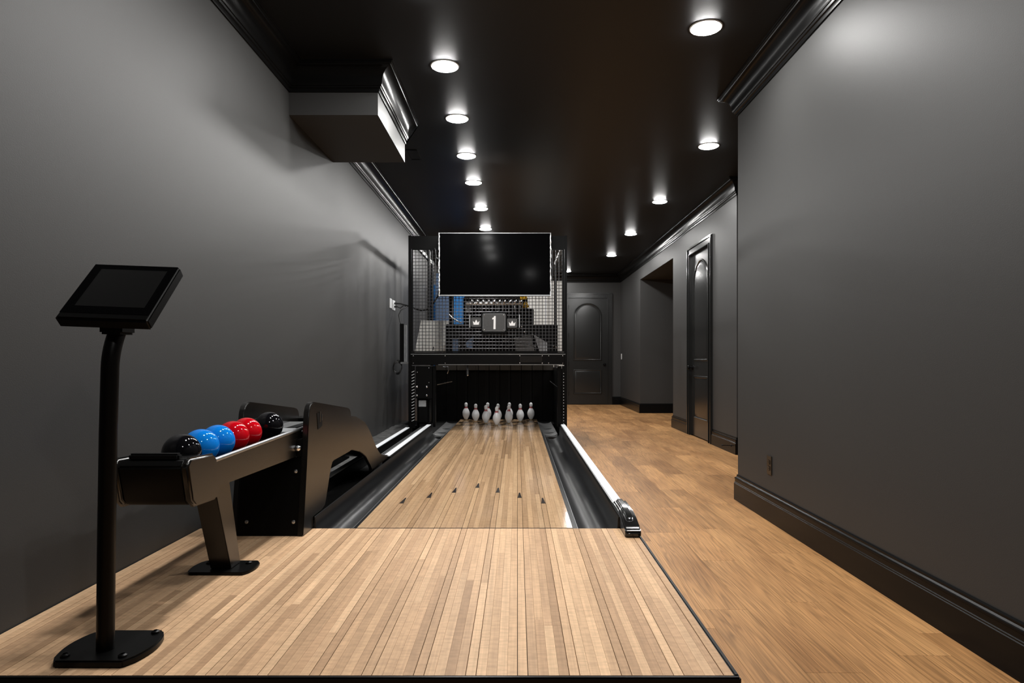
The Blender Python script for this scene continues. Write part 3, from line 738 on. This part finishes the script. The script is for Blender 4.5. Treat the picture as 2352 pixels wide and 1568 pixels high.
one = [(1133.6, 756), (1138.4, 756), (1138.8, 726), (1135.2, 726), (1134.2, 729), (1130.9, 730.6), (1130.9, 734), (1134.0, 733)]
MB().prism([(sx(u), sz(v)) for u, v in one], 'y', sy-0.006, sy-0.003).build('digit_one', M['digit'], pl)
for uc, vc in ((1094, 739.8), (1176.5, 742)):
    s2 = MB().prism(rrect(sx(uc), sz(vc), 13*ux, 12*ux, 0.018), 'y', sy+0.008, sy+0.03, 0.003).build('side_plate', M['black'], sg)
    s3 = MB().prism(rrect(sx(uc), sz(vc), 11.6*ux, 10.6*ux, 0.014), 'y', sy+0.005, sy+0.009).build('face_panel', M['signface'], s2)
    cr = [(-6, 6), (6, 6), (7.6, -2.5), (3.6, 1.2), (0, -5.8), (-3.6, 1.2), (-7.6, -2.5)]
    MB().prism([(sx(uc+u), sz(vc+v)) for u, v in cr], 'y', sy+0.002, sy+0.006).build('crown_emblem', M['digit'], s2)

# ---------------------------------------------------------------- television
ty = MY-0.10
tv = thing('television', (-0.25, ty, CZ+0.73), 'large dark flat television mounted high on the pin machine', 'television')
tu = ty/1500
x0, x1 = (1008-1188)*tu, (1265.5-1188)*tu; z0, z1 = CZ+(827-680)*tu, CZ+(827-534.5)*tu
MB().box(x0, x1, ty, ty+0.06, z0, z1, 0.005).build('housing', M['gloss'], tv)
bz = MB()
bz.box(x0+0.012, x1-0.012, ty-0.006, ty+0.002, z1-0.007, z1-0.001).box(x0+0.012, x1-0.012, ty-0.010, ty+0.002, z0+0.001, z0+0.016, 0.003)
bz.build('bezel', M['steel'], tv)
for xa, xb in ((x0-0.004, x0+0.012), (x1-0.012, x1+0.004)):
    f2 = MB(); n = 34; rs = random.Random(int(xa*1000)); pts = []
    for i in range(n+1): pts.append(((xa+xb)/2+rs.uniform(-.003, .003), ty-0.004+rs.uniform(-.004, .004), z0+(z1-z0)*i/n))
    f2.tube(pts, [0.006+rs.uniform(-.0025, .004) for _ in pts], 7); f2.build('edge_film', M['film'], tv, ang=20)
MB().box(x0+0.013, x1-0.013, ty-0.003, ty+0.001, z0+0.015, z1-0.006).build('screen', M['screen'], tv)
MB().box(-0.5, 0.0, ty+0.06, MY-0.001, CZ+0.95, CZ+1.25).build('wall_bracket', M['black'], tv)
MB().tube([(x0-0.05, ty+0.03, z1-0.17), (x0-0.04, ty+0.02, z1-0.2), (x0-0.03, ty+0.02, z1-0.28), (x0-0.005, ty+0.02, z1-0.30)], 0.005, 8).build('loose_wire', M['chrome'], tv)

# ---------------------------------------------------------------- sockets, plugs and cables by the machine
def plate(name, y0, y1, z0, z1, label, m, face=None, x=XL, s=1):
    t = thing(name, (x, (y0+y1)/2, (z0+z1)/2), label, 'outlet')
    a, b = sorted((x, x+s*0.007)); MB().box(a, b, y0, y1, z0, z1, 0.003).build('cover_plate', m, t)
    if face:
        for zc in ((z0+z1)/2+0.02, (z0+z1)/2-0.02):
            a, b = sorted((x+s*0.006, x+s*0.010))
            sk = MB().box(a, b, (y0+y1)/2-0.017, (y0+y1)/2+0.017, zc-0.014, zc+0.014, 0.004).build('socket', face, t)
            for dy in (-0.006, 0.006):
                a, b = sorted((x+s*0.0095, x+s*0.0105)); MB().box(a, b, (y0+y1)/2+dy-0.001, (y0+y1)/2+dy+0.001, zc-0.005, zc+0.005).build('slot', M['matte'], sk)
    return t
plate('blank_plate', 7.93, 8.05, CZ+0.635, CZ+0.755, 'white blank wall plate on the left wall beside the socket', M['white'])
plate('wall_outlet', 8.10, 8.26, CZ+0.625, CZ+0.75, 'white wall outlet with two plugs left of the pin machine', M['white'], M['white'])
for k, zc in enumerate((CZ+0.71, CZ+0.67)):
    t = thing('power_plug', (XL+0.011, 8.18, zc), ('upper' if k == 0 else 'lower')+' black plug and cable in the white wall outlet', 'cable')
    MB().box(XL+0.011, XL+0.045, 8.165, 8.195, zc-0.013, zc+0.013, 0.005).build('plug', M['cord'], t)
    if k == 0:
        MB().tube([(XL+0.045, 8.18, zc), (XL+0.09, 8.15, zc-0.005), (XL+0.16, 8.05, zc-0.03), (-1.30, 7.95, CZ+0.655), (-1.22, 7.85, CZ+0.615), (-1.15, 7.80, CZ+0.595), (-1.08, 7.78, CZ+0.60), (-1.0, 7.75, CZ+0.67), (-0.93, 7.70, CZ+0.76), (-0.92, 7.66, CZ+0.82)], 0.010, 8).build('lead', M['cord'], t)
    else:
        MB().tube([(XL+0.045, 8.18, zc), (XL+0.09, 8.15, zc-0.02), (XL+0.15, 8.05, zc+0.005), (-1.345, 7.95, CZ+0.65), (-1.40, 7.85, CZ+0.60), (-1.42, 7.82, CZ+0.54), (-1.40, 7.80, CZ+0.46), (-1.385, 7.79, CZ+0.43)], 0.006, 8).build('lead', M['cord'], t)
bx = thing('power_box', (-1.36, 7.78, CZ-0.03), 'tall narrow black box with a pale strip left of the machine post', 'box')
MB().box(-1.40, -1.352, 7.78, 7.85, CZ-0.02, CZ+0.435, 0.004).build('casing', M['black'], bx)
MB().box(-1.351, -1.322, 7.79, 7.84, CZ-0.02, CZ+0.42, 0.002).build('pale_strip', M['greyplate'], bx)
MB().box(-1.39, -1.268, 7.77, 7.86, CZ-0.045, CZ-0.021, 0.003).build('shelf_bracket', M['steel'], bx)
cc = []
for i in range(70):
    a = i/70*2*PI*3.3; cc.append((-1.43+0.05*math.cos(a)+0.003*math.sin(3*a), 7.80+0.012*math.sin(2*a), CZ-0.10+0.075*math.sin(a)+0.0004*i))
cc.append((-1.385, 7.80, CZ-0.03))
tag(MB().tube(cc, 0.006, 8).build('cable_coil', M['cord'], loc=(-1.43, 7.8, CZ-0.1)), 'loop of black cable hanging beside the power box', 'cable')
plate('wall_outlet', 4.215, 4.29, CZ-0.745, CZ-0.62, 'dark wall outlet low on the near right wall', M['bronze'], M['bronze'], XR, -1)
plate('light_switch', 15.10, 15.19, CZ+0.02, CZ+0.15, 'small white switch plate on the wall near the far door', M['white'], None, XF, -1)
ds = thing('door_stop', (XF-0.023, 7.32, 0.085), 'small black door stop on the baseboard beside the side door', 'door stop')
MB().tube([(XF-0.023, 7.32, 0.085), (XF-0.028, 7.32, 0.085), (XF-0.029, 7.32, .085)], [0.014, 0.012, 0.004], 12).tube([(XF-0.028, 7.32, .085), (XF-0.115, 7.32, .087)], 0.004, 8).build('rod', M['trim'], ds)
MB().cyl((XF-0.115, 7.32, .087), (XF-0.132, 7.32, .087), 0.010, 12).build('rubber_tip', M['cord'], ds)

# ---------------------------------------------------------------- ball return
br = thing('ball_return', (-1.19, 2.6, AZ), 'black ball return rack with bronze sheen side panels by the left wall', 'ball return')
def Z(z): return CZ+z
RX0, RX1 = -1.258, -1.043
# head block
def head(yz, x0, x1, name, m, bev, seg=3): return MB().prism([(y, Z(z)) for y, z in yz], 'x', x0, x1, bev, seg, 40).build(name, m, br)
hp = [(2.036, -0.330), (2.058, -0.308), (2.215, -0.315), (2.237, -0.335), (2.260, -0.459), (2.244, -0.476), (2.091, -0.469), (2.067, -0.448)]
hb = head([(2.043, -0.335), (2.066, -0.314), (2.225, -0.322), (2.245, -0.465), (2.091, -0.464), (2.074, -0.447)], -1.252, -1.050, 'head_block', M['black'], 0.006)
for xa, xb in ((-1.279, -1.252), (-1.052, -1.027)): head(hp, xa, xb, 'end_cap', M['satin'], 0.008, 3)
pb = MB().box(-1.232, -1.072, 2.066, 2.094, Z(-0.319), Z(-0.296), 0.006).build('stop_bar', M['matte'], hb)
# rails
def slope(y): return -0.350+(y-2.23)*0.0165
for xa, xb, nm in ((RX1-0.012, RX1, 'side_rail'), (RX0, RX0+0.012, 'side_rail')):
    yz = [(2.24, slope(2.24)), (3.16, slope(3.16)), (3.16, -0.457), (2.25, -0.441)]
    sr = MB().prism([(y, Z(z)) for y, z in yz], 'x', xa, xb, 0.002).build(nm, M['satin'], br)
    xm = (xa+xb)/2
    MB().tube([(xm, 2.24, Z(slope(2.24)+0.003)), (xm, 3.32, Z(slope(3.32)+0.003))], 0.0085, 12).build('rail_rim', M['steel'], sr)
for xm in (-1.1145, -1.1915):
    MB().tube([(xm, 2.24, Z(slope(2.24)-0.027)), (xm, 3.16, Z(slope(3.16)-0.027))], 0.008, 10).build('ball_rail', M['black'], br)
MB().box(RX0+0.012, RX1-0.012, 2.26, 3.16, Z(-0.436), Z(-0.427)).build('rail_tray', M['matte'], br)
# front leg
def quad(y0a, y1a, za, y0b, y1b, zb): return [(y0a, Z(za)), (y1a, Z(za)), (y1b, Z(zb)), (y0b, Z(zb))]
lp2 = MB().prism(quad(2.53, 2.615, -0.808, 2.381, 2.507, -0.437), 'x', -1.189, -1.108, 0.003).build('leg', M['satin'], br)
def plate_poly(x0, x1, y0, y1, bulge, r, n=8):
    pts = [(x0+r, y0), (x1-r, y0)]
    xs = []
    for i in range(n+1):
        t = i/n; xs.append((x1-(r if i in (0,) else 0)*0+bulge*math.sin(PI*t)*1.0-(r*0.5 if i in (0, n) else 0), y0+(y1-y0)*(0.04+0.92*t)))
    pts += xs + [(x1-r, y1), (x0+r, y1)]
    for i in range(n+1):
        t = 1-i/n; pts.append((x0-bulge*math.sin(PI*t)+(r*0.5 if i in (0, n) else 0), y0+(y1-y0)*(0.04+0.92*t)))
    return pts
bpz = MB().prism(plate_poly(-1.262, -1.036, 2.487, 2.640, 0.012, 0.012), 'z', AZ, AZ+0.012, 0.003, 2, 50).build('base_plate', M['black'], br)
for xx, yy in ((-1.225, 2.60), (-1.225, 2.52), (-1.068, 2.60), (-1.068, 2.52)):
    if xx < -1.2 and yy < 2.55 or xx > -1.1 and yy < 2.55: continue
    MB().lathe([(0.013, 0.0), (0.012, 0.005), (0.006, 0.009), (0.0055, 0.006), (0.0005, 0.006)], (xx, yy, AZ+0.012), 16).build('bolt', M['black'], bpz)
# hood side plates
pl_yz = [(3.037, -.8195), (3.05, -.745), (3.09, -.50), (3.115, -.32), (3.128, -.25), (3.145, -.222), (3.17, -.207), (3.2, -.204), (3.45, -.233), (3.84, -.279), (3.885, -.288), (3.91, -.31),
         (3.94, -.40), (3.952, -.46), (3.93, -.52), (3.9, -.543), (3.56, -.545), (3.52, -.552), (3.497, -.575), (3.478, -.60), (3.40, -.735), (3.385, -.752), (3.33, -.764), (3.190, -.766), (3.190, -.8195)]
for xa, xb in ((-1.024, -0.996), (-1.335, -1.307)):
    sp = MB().prism([(y, Z(z)) for y, z in pl_yz], 'x', xa, xb, 0.004, 2, 40).build('side_panel', M['satin'], br)
    if xb > -1.1:
        sl = MB().prism([(3.245, Z(-0.262)), (3.335, Z(-0.275)), (3.328, Z(-0.335)), (3.262, Z(-0.345))], 'x', -0.9965, -0.994).build('slot_plate', M['matte'], sp)
        MB().box(-0.995, -0.990, 3.280, 3.294, Z(-0.31), Z(-0.258), 0.001).build('latch_pin', M['chrome'], sl)
        MB().box(-0.995, -0.990, 3.312, 3.324, Z(-0.305), Z(-0.272), 0.001).build('latch_pin', M['chrome'], sl)
# front panel
fp = [(3.045, -.8195), (3.099, -.459), (3.119, -.459), (3.065, -.8195)]
fpo = MB().prism([(y, Z(z)) for y, z in fp], 'x', -1.307, -1.024).build('front_panel', M['black'], br)
for xx, z in ((-1.046, -0.756), (-1.046, -0.545+0.02), (-1.265, -0.756)):
    yy = 3.045+(z+0.82)*0.1455
    MB().lathe([(0.009, 0.0), (0.008, -0.004), (0.003, -0.006), (0.0005, -0.004)], (xx, yy, Z(z)), 14, 'y').build('screw', M['steel'], fpo)
MB().lathe([(0.014, 0.0), (0.013, -0.010), (0.007, -0.016), (0.0005, -0.018)], (-1.034, 3.085, Z(-0.415)), 16, 'y').build('knob', M['chrome'], br)
MB().box(-1.043, -1.024, 3.085, 3.20, Z(-0.458), Z(-0.375), 0.003).build('rail_bracket', M['black'], br)
MB().box(-1.206, -1.10, 3.165, 3.34, Z(-0.356), Z(-0.347)).build('exit_plate', M['greyplate'], br)
MB().box(-1.305, -1.21, 3.165, 3.75, Z(-0.368), Z(-0.352)).build('inner_ledge', M['steel'], br)
MB().box(-1.095, -1.060, 3.165, 3.75, Z(-0.368), Z(-0.352)).build('inner_ledge', M['black'], br)
MB().box(-1.307, -1.024, 3.75, 3.80, Z(-0.55), Z(-0.37)).build('back_stop', M['black'], br)
# tail fairing
tl = [(3.90, -.345), (3.99, -.340), (4.084, -.351), (4.20, -.375), (4.34, -.411), (4.43, -.455), (4.52, -.509), (4.66, -.606), (4.76, -.662), (4.82, -.687), (4.92, -.712), (5.10, -.738),
      (5.10, -.764), (4.55, -.764), (4.496, -.725), (4.366, -.646), (4.27, -.61), (4.19, -.586), (4.008, -.5495), (3.90, -.545)]
for xa, xb in ((-1.030, -1.010), (-1.33, -1.31)):
    MB().prism([(y, Z(z)) for y, z in tl], 'x', xa, xb, 0.003, 2, 40).build('tail_panel', M['satin'], br)
up = tl[:12]; lo = [(y, z-0.012) for y, z in up][::-1]
MB().prism([(y, Z(z)) for y, z in up+lo], 'x', -1.31, -1.030).build('tail_cover', M['black'], br)
MB().box(-1.307, -1.024, 3.4, 3.42, AZ-0.012, Z(-0.60)).build('lift_board', M['matte'], br)

# balls
R = 0.0635
bs = [(2.245, 'ball_black', 'black ball at the near end of the rack behind the stop bar'),
      (2.379, 'ball_blue', 'blue ball touching the near black ball'),
      (2.5125, 'ball_blue', 'blue ball next to the red balls'),
      (2.647, 'ball_red', 'red ball next to the blue balls'),
      (2.779, 'ball_red', 'red ball next to the far black ball'),
      (3.032, 'ball_black', 'black ball standing alone at the hood end of the rack')]
bmesh_cache = {}
for y, mk, lab in bs:
    if mk not in bmesh_cache:
        me = bpy.data.meshes.new('bowling_ball'); bm = bmesh.new(); bmesh.ops.create_uvsphere(bm, u_segments=48, v_segments=28, radius=R)
        for f_ in bm.faces: f_.smooth = True
        bm.to_mesh(me); bm.free(); me.materials.append(M[mk]); bmesh_cache[mk] = me
    o = bpy.data.objects.new('bowling_ball', bmesh_cache[mk]); COL.objects.link(o)
    zr = Z(slope(y)-0.027); dz = math.sqrt((R+0.008)**2-0.0385**2)
    o.location = (-1.153, y, zr+dz); tag(o, 'glossy '+lab, 'ball', 'bowling balls on the return rack')

# ---------------------------------------------------------------- scoring console
sc = thing('scoring_console', (-1.14, 1.84, AZ), 'black touch screen console on a pole at the front left of the approach', 'console')
cb = MB().prism(plate_poly(-1.246, -1.040, 1.737, 1.940, 0.020, 0.012), 'z', AZ, AZ+0.020, 0.004, 2, 50).build('base_plate', M['black'], sc)
for xx, yy in ((-1.222, 1.765), (-1.222, 1.918), (-1.062, 1.918), (-1.066, 1.765)):
    MB().lathe([(0.012, 0.0), (0.011, 0.005), (0.006, 0.008), (0.0055, 0.004), (0.0005, 0.004)], (xx, yy, AZ+0.020), 16).build('bolt', M['black'], cb)
pp_ = [(-1.1415, 1.81, AZ+0.019), (-1.1385, 1.81, Z(-0.5)), (-1.1335, 1.81, Z(-0.2)), (-1.1285, 1.81, Z(-0.02))]
for i in range(1, 9):
    t = i/8; pp_.append((-1.1285+0.004*t, 1.81+0.03*t*t, Z(-0.02+0.105*t)))
MB().tube(pp_, 0.0225, 24).build('pole', M['black'], sc)
# tablet: tilted box
O = Vector((-1.2437, 1.75, Z(0.1137))); U = Vector((0.2510, 0.0, -0.0093)); V = Vector((0.0045, 0.166, 0.1702))
Nb = -(U.cross(V)).normalized()
def tb(name, u0, u1, v0, v1, n0, n1, m, par, bev=0, seg=3):
    bm = bmesh.new(); vv = []
    for n in (n0, n1):
        for a, b in ((u0, v0), (u1, v0), (u1, v1), (u0, v1)): vv.append(bm.verts.new(O+U*a+V*b+Nb*n))
    for q in ((0, 1, 2, 3), (7, 6, 5, 4), (0, 4, 5, 1), (1, 5, 6, 2), (2, 6, 7, 3), (3, 7, 4, 0)): bm.faces.new([vv[i] for i in q])
    bmesh.ops.recalc_face_normals(bm, faces=bm.faces)
    return MB().from_bm(bm, bev, seg).build(name, m, par)
hs = tb('tablet_housing', 0, 1, 0, 1, 0.0, 0.036, M['black'], sc, 0.006)
tb('front_glass', 0.02, 0.98, 0.10, 0.98, -0.0008, 0.002, M['screen'], hs, 0)
tb('touch_screen', 0.13, 0.89, 0.215, 0.89, -0.0014, 0.001, M['tablet_glass'], hs, 0)
bq = O+U*0.64+V*0.14+Nb*0.036
MB().box(-1.155, -1.092, 1.80, 1.87, Z(0.072), Z(0.098), 0.006).build('mount_bracket', M['black'], sc)
